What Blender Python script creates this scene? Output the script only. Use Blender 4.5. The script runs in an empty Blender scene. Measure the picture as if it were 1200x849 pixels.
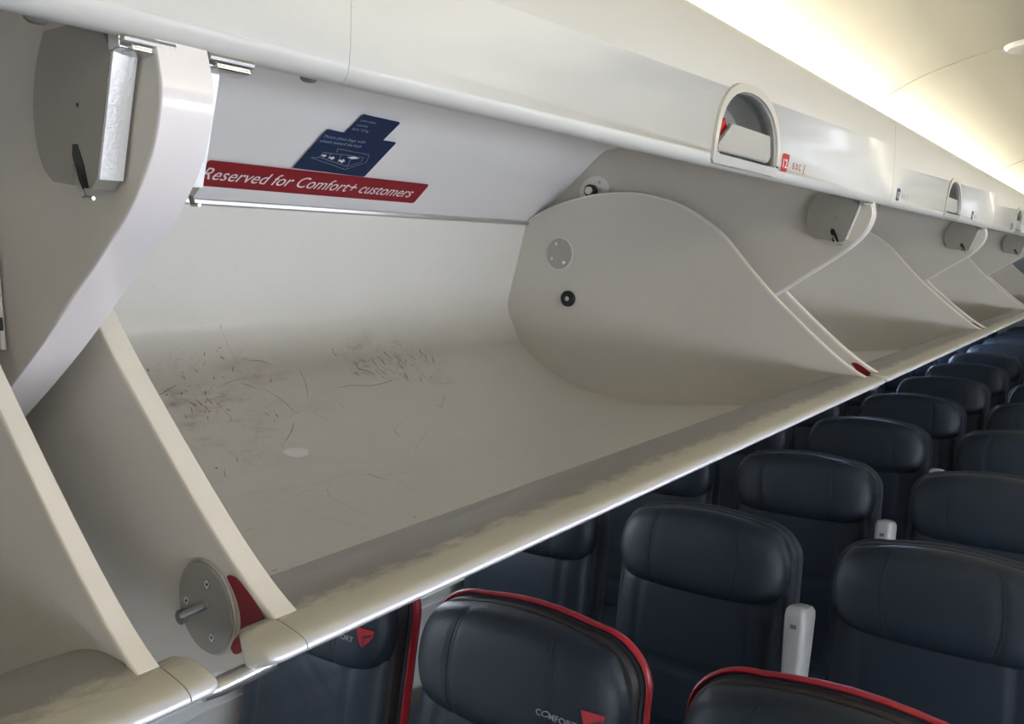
import bpy, bmesh, math, random
from mathutils import Vector, Matrix
random.seed(4)
C = bpy.context.scene.collection
sc = bpy.context.scene
H = 1.70                      # eye height above the cabin floor; all 'rel' heights below are from here
PER = 1.52                    # one overhead bin every 1.52 m

# ------------------------------------------------------------------ camera
cam_d = bpy.data.cameras.new('camera'); cam = bpy.data.objects.new('camera', cam_d); C.objects.link(cam)
sc.camera = cam
cam_d.sensor_width = 36.0; cam_d.lens = 951.0/1200*36; cam_d.clip_start = 0.02; cam_d.clip_end = 60
Rw = ((0.61131117, -0.09541411, 0.78561746), (-0.791188, -0.05123793, 0.60942286), (-0.01789413, -0.99411811, -0.10681282))
m = Matrix.Identity(4)
for i in range(3):
    m[i][0] = Rw[i][0]; m[i][1] = -Rw[i][1]; m[i][2] = -Rw[i][2]
m[0][3], m[1][3], m[2][3] = 0, 0, H
cam.matrix_world = m

# ------------------------------------------------------------------ colour / world
vs = sc.view_settings
vs.view_transform = 'Standard'; vs.look = 'None'; vs.gamma = 1; vs.use_curve_mapping = False
vs.exposure = 0.88
sc.cycles.use_denoising = True
sc.cycles.max_bounces = 10; sc.cycles.diffuse_bounces = 6
sc.cycles.sample_clamp_indirect = 6
w = bpy.data.worlds.new('world'); sc.world = w; w.use_nodes = True
w.node_tree.nodes['Background'].inputs[0].default_value = (.75, .85, 1, 1)
w.node_tree.nodes['Background'].inputs[1].default_value = .25
COVE_W = 14.0                 # emission of the cove light tubes (warm)
WIN_W = 15.0                  # emission of the daylit window panes across the aisle
FAR_WIN_W = 20.0

# ------------------------------------------------------------------ materials
def mat(name, col, rough=.5, metal=0, spec=.5, coat=0, coat_rough=.1, noise=0, nscale=20, bump=0, bscale=200, emit=0, emitcol=None):
    mt = bpy.data.materials.new(name); mt.use_nodes = True
    nt = mt.node_tree; b = nt.nodes['Principled BSDF']
    b.inputs['Base Color'].default_value = (*col, 1); b.inputs['Roughness'].default_value = rough
    b.inputs['Metallic'].default_value = metal; b.inputs['Specular IOR Level'].default_value = spec
    b.inputs['Coat Weight'].default_value = coat; b.inputs['Coat Roughness'].default_value = coat_rough
    tc = nt.nodes.new('ShaderNodeTexCoord')
    if noise:
        n = nt.nodes.new('ShaderNodeTexNoise'); n.inputs['Scale'].default_value = nscale; n.inputs['Detail'].default_value = 5
        nt.links.new(tc.outputs['Object'], n.inputs['Vector'])
        mx = nt.nodes.new('ShaderNodeMix'); mx.data_type = 'RGBA'
        mx.inputs['A'].default_value = (*[c*(1-noise) for c in col], 1); mx.inputs['B'].default_value = (*[min(1, c*(1+noise)) for c in col], 1)
        nt.links.new(n.outputs['Fac'], mx.inputs['Factor']); nt.links.new(mx.outputs['Result'], b.inputs['Base Color'])
    if bump:
        n2 = nt.nodes.new('ShaderNodeTexNoise'); n2.inputs['Scale'].default_value = bscale; n2.inputs['Detail'].default_value = 3
        nt.links.new(tc.outputs['Object'], n2.inputs['Vector'])
        bp = nt.nodes.new('ShaderNodeBump'); bp.inputs['Strength'].default_value = bump; bp.inputs['Distance'].default_value = .001
        nt.links.new(n2.outputs['Fac'], bp.inputs['Height']); nt.links.new(bp.outputs['Normal'], b.inputs['Normal'])
    if emit:
        b.inputs['Emission Color'].default_value = (*(emitcol or col), 1); b.inputs['Emission Strength'].default_value = emit
    return mt

M = {}
M['valance'] = mat('valance_plastic', (.53, .525, .50), .42, coat=.22, coat_rough=.16, noise=.02, nscale=9)
M['white'] = mat('gloss_white_panel', (.80, .79, .79), .26, coat=.6, coat_rough=.08, noise=.02, nscale=6)
M['divider'] = mat('divider_plastic', (.60, .565, .505), .45, noise=.04, nscale=7)
M['strip'] = mat('divider_edge_gloss', (.80, .755, .76), .2, coat=.6, coat_rough=.06)
M['panel'] = mat('bucket_panel_plastic', (.67, .635, .575), .42, noise=.05, nscale=10, bump=.08, bscale=150)
M['edge'] = mat('cream_edge_trim', (.82, .76, .665), .4, noise=.04, nscale=30)
M['bead'] = mat('sealant_bead', (.80, .765, .70), .4)
M['rail'] = mat('aluminium_rail', (.55, .54, .53), .3, metal=.9)
M['chrome'] = mat('bright_metal', (.72, .72, .72), .22, metal=1)
M['brushed'] = mat('brushed_steel', (.80, .80, .80), .38, metal=.6, bump=.3, bscale=400)
M['plate'] = mat('grey_painted_plate', (.33, .31, .27), .4, metal=.3)
M['paleplate'] = mat('pale_grey_plate', (.52, .49, .46), .4, metal=.2)
M['coverdisc'] = mat('cover_disc_grey', (.46, .43, .40), .4)
M['box'] = mat('latch_box_grey', (.30, .285, .245), .45, noise=.06, nscale=14)
M['black'] = mat('black_rubber', (.012, .012, .013), .5)
M['darkgrey'] = mat('dark_grey_plastic', (.16, .155, .145), .45)
M['cup'] = mat('handle_cup_grey', (.20, .20, .19), .5)
M['paddle'] = mat('pale_grey_paddle', (.27, .27, .265), .35)
M['bezel'] = mat('handle_bezel_cream', (.46, .45, .41), .35, coat=.3)
M['red'] = mat('red_sticker', (.25, .010, .018), .45, spec=.3)
M['redplastic'] = mat('red_plastic', (.40, .010, .018), .5, spec=.2)
M['blue'] = mat('navy_sticker', (.012, .025, .075), .5, spec=.25)
M['ink'] = mat('white_print', (.80, .74, .74), .5)
M['ink_dim'] = mat('pale_blue_print', (.30, .36, .46), .5)
M['ink_red'] = mat('red_print', (.40, .02, .03), .5)
M['ink_grey'] = mat('grey_print', (.16, .16, .19), .5)
M['ceiling'] = mat('ceiling_plastic', (.47, .455, .395), .5, noise=.02, nscale=5)
M['wall'] = mat('sidewall_plastic', (.78, .78, .75), .5, noise=.04, nscale=12)
M['carpet'] = mat('dark_blue_carpet', (.02, .025, .04), .9, noise=.5, nscale=120, bump=.6, bscale=300)
M['leather'] = mat('navy_leather', (.0140, .0225, .037), .52, spec=.45, noise=.18, nscale=14, bump=.35, bscale=260)
M['headleather'] = mat('navy_headrest_leather', (.0150, .0230, .036), .50, spec=.45, noise=.18, nscale=16, bump=.35, bscale=260)
M['shell'] = mat('seat_shell_fabric', (.017, .024, .038), .6, noise=.2, nscale=30, bump=.4, bscale=500)
M['shellband'] = mat('charcoal_band', (.022, .020, .020), .55, noise=.2, nscale=40)
M['thread'] = mat('seam_thread', (.022, .030, .042), .6)
M['silverpipe'] = mat('silver_piping', (.30, .29, .26), .5)
M['seatred'] = mat('red_seat_trim', (.42, .018, .03), .4)
M['armrest'] = mat('armrest_grey', (.42, .42, .41), .4)
M['seatmetal'] = mat('seat_frame_metal', (.25, .25, .26), .4, metal=.8)
M['stitchtext'] = mat('embroidery_silver', (.30, .30, .32), .6)
M['tube'] = mat('cove_light_tube', (1, .93, .75), .5, emit=COVE_W, emitcol=(1, .93, .76))
M['pane'] = mat('daylit_window_pane', (.8, .9, 1), .3, emit=WIN_W, emitcol=(.84, .89, 1))
M['panefar'] = mat('bright_blue_window_pane', (.8, .9, 1), .3, emit=FAR_WIN_W, emitcol=(.50, .66, 1))
M['paneleft'] = mat('soft_window_pane', (.8, .9, 1), .3, emit=6.0, emitcol=(.80, .88, 1))
M['shade'] = mat('window_shade', (.60, .60, .58), .6)

def add_nodes_scuff(mt, base, dirt):
    """scratches and grime of the bucket floor: laid out in the bin's own coordinates"""
    nt = mt.node_tree; N = nt.nodes; L = nt.links; b = N['Principled BSDF']
    tc = N.new('ShaderNodeTexCoord'); geo = tc.outputs['Object']
    def math_(op, a, c=None):
        n = N.new('ShaderNodeMath'); n.operation = op
        for i, v in enumerate((a, c)):
            if v is None: continue
            if isinstance(v, (int, float)): n.inputs[i].default_value = v
            else: L.new(v, n.inputs[i])
        return n.outputs[0]
    def noise(scale, detail=4, rough=.5, sx=1, sy=1, sz=1, dist=0, rot=0):
        mp = N.new('ShaderNodeMapping'); mp.inputs['Scale'].default_value = (sx, sy, sz); mp.inputs['Rotation'].default_value = (0, 0, rot)
        L.new(geo, mp.inputs['Vector'])
        n = N.new('ShaderNodeTexNoise'); n.inputs['Scale'].default_value = scale; n.inputs['Detail'].default_value = detail
        n.inputs['Roughness'].default_value = rough; n.inputs['Distortion'].default_value = dist
        L.new(mp.outputs[0], n.inputs['Vector']); return n.outputs['Fac']
    def blob(cx, cy, cz, rx, ry, rz, pw=1.0):
        mp = N.new('ShaderNodeMapping'); mp.vector_type = 'POINT'
        mp.inputs['Location'].default_value = (-cx/rx, -cy/ry, -cz/rz); mp.inputs['Scale'].default_value = (1/rx, 1/ry, 1/rz)
        L.new(geo, mp.inputs['Vector'])
        ln = N.new('ShaderNodeVectorMath'); ln.operation = 'LENGTH'; L.new(mp.outputs[0], ln.inputs[0])
        s = math_('SUBTRACT', 1.0, ln.outputs['Value']); s.node.use_clamp = True
        return math_('MULTIPLY', math_('POWER', s, .7), pw)
    def ramp(v, a, c):
        n = N.new('ShaderNodeMapRange'); n.inputs['From Min'].default_value = a; n.inputs['From Max'].default_value = c
        L.new(v, n.inputs['Value']); return n.outputs[0]
    mask = None
    for bl in dirt['blobs']:
        o = blob(*bl); mask = o if mask is None else math_('MAXIMUM', mask, o)
    def line(nz, wd):      # thin contour line of a noise
        return ramp(math_('ABSOLUTE', math_('SUBTRACT', nz, .5)), wd, wd*.25)
    gate = ramp(noise(11, 3), .50, .60)
    sc1 = math_('MULTIPLY', line(noise(7, 2, .4, dist=.8), .0035), gate)
    gate2 = ramp(noise(15, 3, sx=1.2), .52, .60)
    sc2 = math_('MULTIPLY', line(noise(14, 2, .5, sx=1, sy=.5, dist=.6, rot=.6), .007), gate2)
    smear = math_('MULTIPLY', ramp(noise(9, 6, .7, sx=.7, sy=1.4, rot=.5), .48, .72), ramp(noise(70, 4, .7, sx=.35, sy=1.3, rot=.7), .40, .68))
    fleck = ramp(noise(120, 2), .70, .76)
    allm = math_('MAXIMUM', math_('MULTIPLY', sc2, .4), math_('MAXIMUM', smear, fleck))
    grime = math_('MULTIPLY', math_('MULTIPLY', allm, mask), dirt['amt']); grime.node.use_clamp = True
    wide = math_('MULTIPLY', math_('MAXIMUM', math_('MULTIPLY', sc1, .0), math_('MULTIPLY', fleck, .12)), 1.0)
    tot = math_('MAXIMUM', grime, wide)
    base_n = noise(5, 4)
    mx = N.new('ShaderNodeMix'); mx.data_type = 'RGBA'; L.new(base_n, mx.inputs['Factor'])
    mx.inputs['A'].default_value = (*[c*.96 for c in base], 1); mx.inputs['B'].default_value = (*[c*1.04 for c in base], 1)
    m2 = N.new('ShaderNodeMix'); m2.data_type = 'RGBA'; L.new(tot, m2.inputs['Factor'])
    L.new(mx.outputs['Result'], m2.inputs['A'])
    dc = N.new('ShaderNodeMix'); dc.data_type = 'RGBA'; L.new(ramp(noise(6, 3), .5, .62), dc.inputs['Factor'])
    dc.inputs['A'].default_value = (.19, .145, .11, 1); dc.inputs['B'].default_value = (.36, .20, .14, 1)
    L.new(dc.outputs['Result'], m2.inputs['B'])
    L.new(m2.outputs['Result'], b.inputs['Base Color'])
    return mt
BASE_LINER = (.76, .735, .67)
# local coords of the bin empty: x from its middle, y from .9
M['liner'] = add_nodes_scuff(mat('bucket_liner', BASE_LINER, .36, coat=.25, coat_rough=.25), BASE_LINER,
    dict(amt=1.0, blobs=[(-.22, .37, .08, .26, .22, .14, 1.2), (.24, .40, .10, .17, .14, .10, 1.6), (-.20, .10, -.01, .40, .25, .1, .3), (.1, .1, 0, .6, .3, .1, .15)]))
M['liner_far'] = add_nodes_scuff(mat('bucket_liner_plain', BASE_LINER, .36, coat=.25, coat_rough=.25), BASE_LINER,
    dict(amt=.5, blobs=[(0, .1, 0, .5, .3, .1, .3)]))
M['panel_scuff'] = add_nodes_scuff(mat('bucket_panel_scuffed', (.67, .635, .575), .42), (.67, .635, .575),
    dict(amt=.5, blobs=[(.7, -.1, .05, .5, .35, .15, .3)]))
def lip_material():
    mt = mat('lip_worn_plastic', (.6, .57, .47), .38, coat=.3, coat_rough=.25)
    nt = mt.node_tree; N = nt.nodes; L = nt.links; b = N['Principled BSDF']
    tc = N.new('ShaderNodeTexCoord'); sp = N.new('ShaderNodeSeparateXYZ'); L.new(tc.outputs['Object'], sp.inputs[0])
    mp = N.new('ShaderNodeMapping'); mp.inputs['Scale'].default_value = (1, 2.2, 2.2); mp.inputs['Rotation'].default_value = (0, 0, .35); L.new(tc.outputs['Object'], mp.inputs['Vector'])
    n = N.new('ShaderNodeTexNoise'); n.inputs['Scale'].default_value = 26; n.inputs['Detail'].default_value = 6; n.inputs['Roughness'].default_value = .7
    L.new(mp.outputs[0], n.inputs['Vector'])
    n1 = N.new('ShaderNodeTexNoise'); n1.inputs['Scale'].default_value = 3.5; n1.inputs['Detail'].default_value = 3; L.new(tc.outputs['Object'], n1.inputs['Vector'])
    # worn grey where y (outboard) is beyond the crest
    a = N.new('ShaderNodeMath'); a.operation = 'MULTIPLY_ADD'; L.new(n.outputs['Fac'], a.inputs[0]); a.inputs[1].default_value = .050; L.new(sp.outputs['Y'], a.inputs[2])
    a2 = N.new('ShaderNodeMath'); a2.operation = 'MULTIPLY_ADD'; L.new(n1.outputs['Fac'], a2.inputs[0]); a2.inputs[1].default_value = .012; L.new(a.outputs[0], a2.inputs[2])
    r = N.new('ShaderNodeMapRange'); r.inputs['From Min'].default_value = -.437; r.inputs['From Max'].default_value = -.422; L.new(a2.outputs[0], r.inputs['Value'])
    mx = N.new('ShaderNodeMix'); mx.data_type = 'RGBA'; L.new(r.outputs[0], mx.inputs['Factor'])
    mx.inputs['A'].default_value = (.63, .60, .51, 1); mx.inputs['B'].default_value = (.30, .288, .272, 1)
    # silver nose
    r2 = N.new('ShaderNodeMapRange'); r2.inputs['From Min'].default_value = -.4905; r2.inputs['From Max'].default_value = -.4945; L.new(sp.outputs['Y'], r2.inputs['Value'])
    m2 = N.new('ShaderNodeMix'); m2.data_type = 'RGBA'; L.new(r2.outputs[0], m2.inputs['Factor']); L.new(mx.outputs['Result'], m2.inputs['A'])
    m2.inputs['B'].default_value = (.70, .69, .73, 1)
    L.new(m2.outputs['Result'], b.inputs['Base Color']); mm = N.new('ShaderNodeMath'); mm.operation = 'MULTIPLY'; mm.inputs[1].default_value = .35; L.new(r2.outputs[0], mm.inputs[0]); L.new(mm.outputs[0], b.inputs['Metallic'])
    return mt
M['lip'] = lip_material()
M['scuff_dark'] = mat('scuff_dark', (.17, .155, .14), .7, noise=.5, nscale=60); M['scuff_brown'] = mat('scuff_brown', (.46, .33, .255), .7, noise=.3, nscale=60)
M['scuff_faint'] = mat('scuff_faint', (.53, .51, .47), .7, noise=.2, nscale=60); M['tear'] = mat('pale_residue', (.95, .93, .92), .6)

# ------------------------------------------------------------------ helpers
class MB:
    def __init__(s): s.bm = bmesh.new()
    def extrude(s, pts, x0, x1, taper=None):
        """closed (y,z) outline swept along x"""
        a = [s.bm.verts.new((x0, y, z)) for y, z in pts]; b = [s.bm.verts.new((x1, y, z)) for y, z in pts]
        n = len(pts)
        for i in range(n): s.bm.faces.new((a[i], a[(i+1) % n], b[(i+1) % n], b[i]))
        s.bm.faces.new(a[::-1]); s.bm.faces.new(b)
        return s
    def loft(s, rings, cap=True, closed=True):
        R = [[s.bm.verts.new(p) for p in r] for r in rings]; n = len(R[0])
        for k in range(len(R)-1):
            for i in range(n if closed else n-1):
                s.bm.faces.new((R[k][i], R[k][(i+1) % n], R[k+1][(i+1) % n], R[k+1][i]))
        if cap and closed: s.bm.faces.new(R[0][::-1]); s.bm.faces.new(R[-1])
        return s
    def tube(s, pts, r, n=8, flat=1.0, cap=True):
        pts = [Vector(p) for p in pts]; rings = []
        up = None
        for i, p in enumerate(pts):
            t = (pts[min(i+1, len(pts)-1)]-pts[max(i-1, 0)]).normalized()
            if up is None:
                up = Vector((1, 0, 0)) if abs(t.x) < .9 else Vector((0, 0, 1))
            sx = (up - t*up.dot(t)).normalized(); sy = t.cross(sx); up = sx
            rr = r[i] if isinstance(r, (list, tuple)) else r
            rings.append([p + sx*math.cos(2*math.pi*k/n)*rr + sy*math.sin(2*math.pi*k/n)*rr*flat for k in range(n)])
        return s.loft(rings, cap)
    def box(s, c, size, rot=None, bevel=0):
        sx, sy, sz = [v/2 for v in size]
        vv = [Vector((x, y, z)) for x in (-sx, sx) for y in (-sy, sy) for z in (-sz, sz)]
        if rot is not None: vv = [rot @ v for v in vv]
        v = [s.bm.verts.new(Vector(c)+q) for q in vv]
        fs = [s.bm.faces.new([v[i] for i in f]) for f in ((0,1,3,2),(4,6,7,5),(0,4,5,1),(2,3,7,6),(0,2,6,4),(1,5,7,3))]
        if bevel:
            es = list({e for f in fs for e in f.edges})
            bmesh.ops.bevel(s.bm, geom=es, offset=bevel, segments=3, affect='EDGES', profile=.6)
        return s
    def disc(s, c, r, h, axis='x', n=40, bev=.0008):
        """flat round disc standing h along +-axis"""
        ax = {'x': Vector((1,0,0)), 'y': Vector((0,1,0)), 'z': Vector((0,0,1))}[axis]
        u = Vector((0,1,0)) if axis == 'x' else Vector((1,0,0)); v = ax.cross(u)
        sg = 1 if h > 0 else -1
        rings = []
        for rr, hh in ((r, 0), (r, h-sg*bev), (r-bev, h)):
            rings.append([Vector(c)+u*math.cos(2*math.pi*k/n)*rr+v*math.sin(2*math.pi*k/n)*rr+ax*hh for k in range(n)])
        return s.loft(rings)
    def poly(s, pts3):
        s.bm.faces.new([s.bm.verts.new(p) for p in pts3]); return s
    def slab(s, pts3, d):
        a = [s.bm.verts.new(Vector(p)) for p in pts3]; b = [s.bm.verts.new(Vector(p)+Vector(d)) for p in pts3]; n = len(a)
        for i in range(n): s.bm.faces.new((a[i], a[(i+1)%n], b[(i+1)%n], b[i]))
        s.bm.faces.new(a[::-1]); s.bm.faces.new(b); return s
    def build(s, name, m, parent=None, shift=(0,0,0), loc=None, angle=35):
        bmesh.ops.recalc_face_normals(s.bm, faces=s.bm.faces)
        if shift != (0,0,0): bmesh.ops.translate(s.bm, vec=-Vector(shift), verts=s.bm.verts)
        me = bpy.data.meshes.new(name); s.bm.to_mesh(me); s.bm.free()
        me.shade_smooth(); me.set_sharp_from_angle(angle=math.radians(angle))
        me.materials.append(m)
        o = bpy.data.objects.new(name, me); C.objects.link(o)
        if parent: o.parent = parent
        if loc: o.location = loc
        return o
def tag(o, label=None, cat=None, group=None, kind=None):
    if label: o['label'] = label
    if cat: o['category'] = cat
    if group: o['group'] = group
    if kind: o['kind'] = kind
    return o
def empty(name, loc, label=None, cat=None, group=None):
    o = bpy.data.objects.new(name, None); C.objects.link(o); o.location = loc; o.empty_display_size = .05
    return tag(o, label, cat, group)
def spline(pts, k=6):
    out = []; n = len(pts)
    for i in range(n-1):
        p0, p1, p2, p3 = pts[max(i-1,0)], pts[i], pts[i+1], pts[min(i+2,n-1)]
        for j in range(k):
            t = j/k
            out.append(tuple(.5*((2*p1[d])+(-p0[d]+p2[d])*t+(2*p0[d]-5*p1[d]+4*p2[d]-p3[d])*t*t+(-p0[d]+3*p1[d]-3*p2[d]+p3[d])*t**3) for d in range(len(p1))))
    out.append(tuple(pts[-1])); return out
def offset(pts, d):
    out = []
    for i in range(len(pts)):
        a, b = Vector(pts[max(i-1,0)]), Vector(pts[min(i+1,len(pts)-1)]); t = (b-a).normalized()
        out.append((pts[i][0]-t[1]*d, pts[i][1]+t[0]*d))
    return out
def text2d(body, size=1.0, shear=0.0, bold=0.0):
    cu = bpy.data.curves.new('lettering', 'FONT'); cu.body = body; cu.size = size; cu.shear = shear; cu.offset = bold; cu.resolution_u = 3
    o = bpy.data.objects.new('lettering', cu); C.objects.link(o)
    dg = bpy.context.evaluated_depsgraph_get(); me = bpy.data.meshes.new_from_object(o.evaluated_get(dg))
    vs_ = [(v.co.x, v.co.y) for v in me.vertices]; fs = [tuple(p.vertices) for p in me.polygons]
    bpy.data.objects.remove(o); bpy.data.curves.remove(cu); bpy.data.meshes.remove(me)
    return vs_, fs
def add_text(mb, body, u0, u1, v0, height, f, shear=0.0, bold=0.0):
    """text fitted between u0 and u1, capital height given, mapped by f(u,v) to 3D"""
    vs_, fs = text2d(body, 1.0, shear, bold)
    xs = [v[0] for v in vs_]; x0, x1 = min(xs), max(xs)
    cap = 0.73
    vv = [mb.bm.verts.new(f(u0+(x-x0)/(x1-x0)*(u1-u0), v0+y/cap*height)) for x, y in vs_]
    for q in fs:
        try: mb.bm.faces.new([vv[i] for i in q])
        except ValueError: pass
    return mb

# ------------------------------------------------------------------ shell of the cabin (rel z + H)
def R2(pts): return [(y, z+H) for y, z in pts]
XA, XB = -1.6, 12.0
def struct(name, mb, m, parent=None):
    o = mb.build(name, m, parent)
    if not parent: o['kind'] = 'structure'
    return o
struct('floor', MB().extrude([(-1.75, 0), (1.85, 0), (1.85, -.03), (-1.75, -.03)], XA, XB), M['carpet'])
# ceiling panels with seams at 2.20 + n*2.03
ceil_in = [(-.62,.352),(-.575,.385),(-.52,.422),(-.445,.455),(-.37,.476),(-.28,.490),(0,.500),(.28,.490),(.37,.476),(.445,.455),(.52,.422),(.575,.385),(.62,.352)]
ci = spline(ceil_in, 4)
ceil_pts = ci + offset(ci, .012)[::-1]
cm = MB()
for xa, xb in ((XA, .17), (.173, 2.197), (2.203, 4.227), (4.233, 6.257), (6.263, 8.287), (8.293, XB)): cm.extrude(R2(ceil_pts), xa, xb)
struct('ceiling', cm, M['ceiling'])
for i, xs in enumerate((.1715, 2.20, 4.23, 6.26, 8.29)):
    struct('trim_%d' % (i+1), MB().extrude(R2(offset(ci, -.0015)+offset(ci, .012)[::-1]), xs-.006, xs+.006), M['ceiling'])
# outer roof lining above the bins, closes the cabin
roof = spline([(-1.72,-.2),(-1.60,.3),(-1.2,.55),(-.6,.66),(0,.70),(.6,.66),(1.2,.55),(1.60,.3),(1.72,-.2)], 5)
struct('ceiling_lining', MB().extrude(R2(roof+offset(roof,.02)[::-1]), XA, XB), M['divider'])
# side walls
WALL_T = .03
def wall_prof(s):
    p = spline([(1.70,.05),(1.735,-.2),(1.745,-.5),(1.735,-.75),(1.70,-.93),(1.70,-.95),(1.655,-.955),(1.65,-.97),(1.68,-1.1),(1.68,-1.5),(1.66,-1.70)], 4)
    return [(s*y, z) for y, z in p + offset(p, WALL_T)[::-1]]
struct('wall_left', MB().extrude(R2(wall_prof(1)), XA, XB), M['wall'])
struct('wall_right', MB().extrude(R2(wall_prof(-1)), XA, XB), M['wall'])
struct('wall_aft', MB().extrude([(-1.75, 0), (1.75, 0), (1.75, 2.35), (-1.75, 2.35)], XB-.03, XB), M['wall'])
struct('wall_forward', MB().extrude([(-1.75, 0), (1.75, 0), (1.75, 2.35), (-1.75, 2.35)], XA, XA+.03), M['wall'])
# vertical joints of the left sidewall panels
for i, x in enumerate([.35+k*.508*2 for k in range(9)]):
    struct('trim_%d' % (10+i), MB().extrude(R2([(1.738,-.1),(1.725,-.1),(1.738,-.5),(1.725,-.75),(1.69,-.93),(1.72,-.93)]), x-.012, x+.012), M['wall'])
def rounded_rect(hw, hh, r, n=6):
    out = []
    for cx, cy, a0 in ((hw-r, hh-r, 0), (-hw+r, hh-r, 90), (-hw+r, -hh+r, 180), (hw-r, -hh+r, 270)):
        for k in range(n+1):
            a = math.radians(a0+90*k/n); out.append((cx+r*math.cos(a), cy+r*math.sin(a)))
    return out
def window(n, x, s, pane, open_frac):
    """a cabin window: frame ring, bright pane and a sliding shade"""
    y0 = s*1.722; zc = -.50+H; hw, hh = .125, .185
    o1 = rounded_rect(hw+.03, hh+.03, .12); o2 = rounded_rect(hw, hh, .10); mb = MB()
    rings = [[(x+a, y0-s*.0, zc+b) for a, b in o1], [(x+a*.97, y0-s*.014, zc+b*.98) for a, b in o1], [(x+a, y0-s*.008, zc+b) for a, b in o2], [(x+a, y0+s*.004, zc+b) for a, b in o2]]
    mb.loft(rings, cap=False)
    fr = struct('window_%d' % n, mb, M['wall'])
    MB().slab([(x+a, y0-s*.0005, zc+b) for a, b in o2], (0, s*.002, 0)).build('pane', pane, fr)
    if open_frac < 1:
        zb = zc-hh+open_frac*2*hh
        cut = [(a, max(b, zb-zc)) for a, b in o2]
        MB().slab([(x+a, y0-s*.004, zc+b) for a, b in cut], (0, s*.002, 0)).build('shade', M['shade'], fr)
k = 1
for i in range(11):
    window(k, -.95+.508*i, -1, M['pane'], 1.0); k += 1
for x, fr in ((-.4, 0.02), (.61, .75), (1.63, .75), (2.65, .02), (3.66, .02), (4.68, .02), (5.70, .3), (6.70, 1.0), (7.21, 1.0), (7.72, 1.0), (8.73, .02)):
    window(k, x, 1, M['panefar'] if x > 5 else M['paneleft'], fr); k += 1
# shelves and light tubes of the two coves; the closed bins across the aisle
for s in (1, -1):
    for j in range(5):
        x0, x1 = [(-1.5, .13), (.21, 2.17), (2.23, 4.20), (4.26, 6.23), (6.29, 8.26)][j]
        root = empty('cove_light', ((x0+x1)/2, s*.56, .327+H), 'warm light tube in the cove %s, %s section' % ('above the open bins' if s > 0 else 'above the far side of the aisle', ['nearest', 'second', 'third', 'fourth', 'fifth'][j]), 'ceiling light', 'cove light tubes')
        L2 = (x1-x0)/2
        MB().tube([(-L2, 0, .008), (L2, 0, .008)], .011, 10).build('tube', M['tube'], root)
        MB().box((0, 0, -.006), (L2*2, .05, .006), bevel=.001).build('tray', M['white'], root)
opp = [(-.445,.30),(-.43,.26),(-.425,.2),(-.43,.13),(-.46,.05),(-.52,-.02),(-.60,-.06),(-.9,-.10),(-1.3,-.13),(-1.72,-.15),(-1.72,.318),(-.46,.318)]
struct('trim_30', MB().extrude(R2(opp), XA, XB), M['valance'])

# ------------------------------------------------------------------ overhead bins
TOPC = [(1.289,.134),(1.262,.150),(1.207,.170),(1.14,.184),(1.078,.192),(1.015,.192),(.959,.187),(.90,.172),(.848,.152),(.795,.119),(.744,.078),(.684,.006),(.626,-.059),(.551,-.132),(.50,-.178),(.463,-.2065),(.437,-.222)]
BOT = [(1.289,.134),(1.322,.035),(1.354,-.064),(1.353,-.105),(1.335,-.150),(1.315,-.182),(1.281,-.213),(1.235,-.247),(1.186,-.274),(1.12,-.298),(1.056,-.310),(.996,-.317),(.936,-.3195),(.81,-.3135),(.69,-.303)]
LIPTOP = [(.70,-.3045),(.684,-.3005),(.639,-.282),(.591,-.260),(.539,-.238),(.512,-.227),(.484,-.2195),(.456,-.2182),(.437,-.2205),(.426,-.2218),(.415,-.2238),(.4085,-.2258),(.4045,-.2288),(.4040,-.2318)]
LIPBOT = [(.4065,-.2345),(.414,-.2378),(.44,-.2495),(.52,-.283),(.60,-.309),(.70,-.325)]
DIV = [(.4455,.135),(.442,.118),(.443,.100),(.456,.073),(.483,.045),(.518,.021),(.565,-.008),(.635,-.052),(.745,-.112),(.90,-.19),(1.1,-.28),(1.30,-.355),(1.50,-.38)]
PANEL_A, PANEL_V = Vector((0, 1.289, .134)), Vector((0, -.8, .6))     # sticker plane: u along x, v up the slope
VAL_OUT = [(.470,.1405),(.4525,.1345),(.446,.1355),(.4415,.1395),(.4395,.146),(.4375,.158),(.4355,.18),(.4335,.22),(.433,.26),(.4335,.300),(.4355,.3115),(.441,.318),(.455,.320)]
VAL_IN = [(.455,.308),(.447,.300),(.4465,.2),(.450,.165),(.457,.152),(.470,.1475)]
def valance_y(z): 
    pts = VAL_OUT
    for (ya, za), (yb, zb) in zip(pts[2:], pts[3:]):
        if za <= z <= zb: return ya+(yb-ya)*(z-za)/(zb-za)
    return .434
def arch(x0, hw, z0, hgt, n=24, r=.012, grow=0):
    """dome outline: flat sill with rounded corners and a leaning arch"""
    out = []
    for i in range(n+1):
        a = math.pi*i/n
        c, s = math.cos(a), math.sin(a)
        out.append((x0+(hw+grow)*(abs(c)**.88)*(1 if c > 0 else -1), z0+(hgt+grow)*(s**.80)))
    sill = z0-grow
    out.append((x0-hw-grow+.002, sill+.004)); out.append((x0-hw-grow+.010, sill)); out.append((x0+hw+grow-.010, sill)); out.append((x0+hw+grow-.002, sill+.004))
    return out

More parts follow.
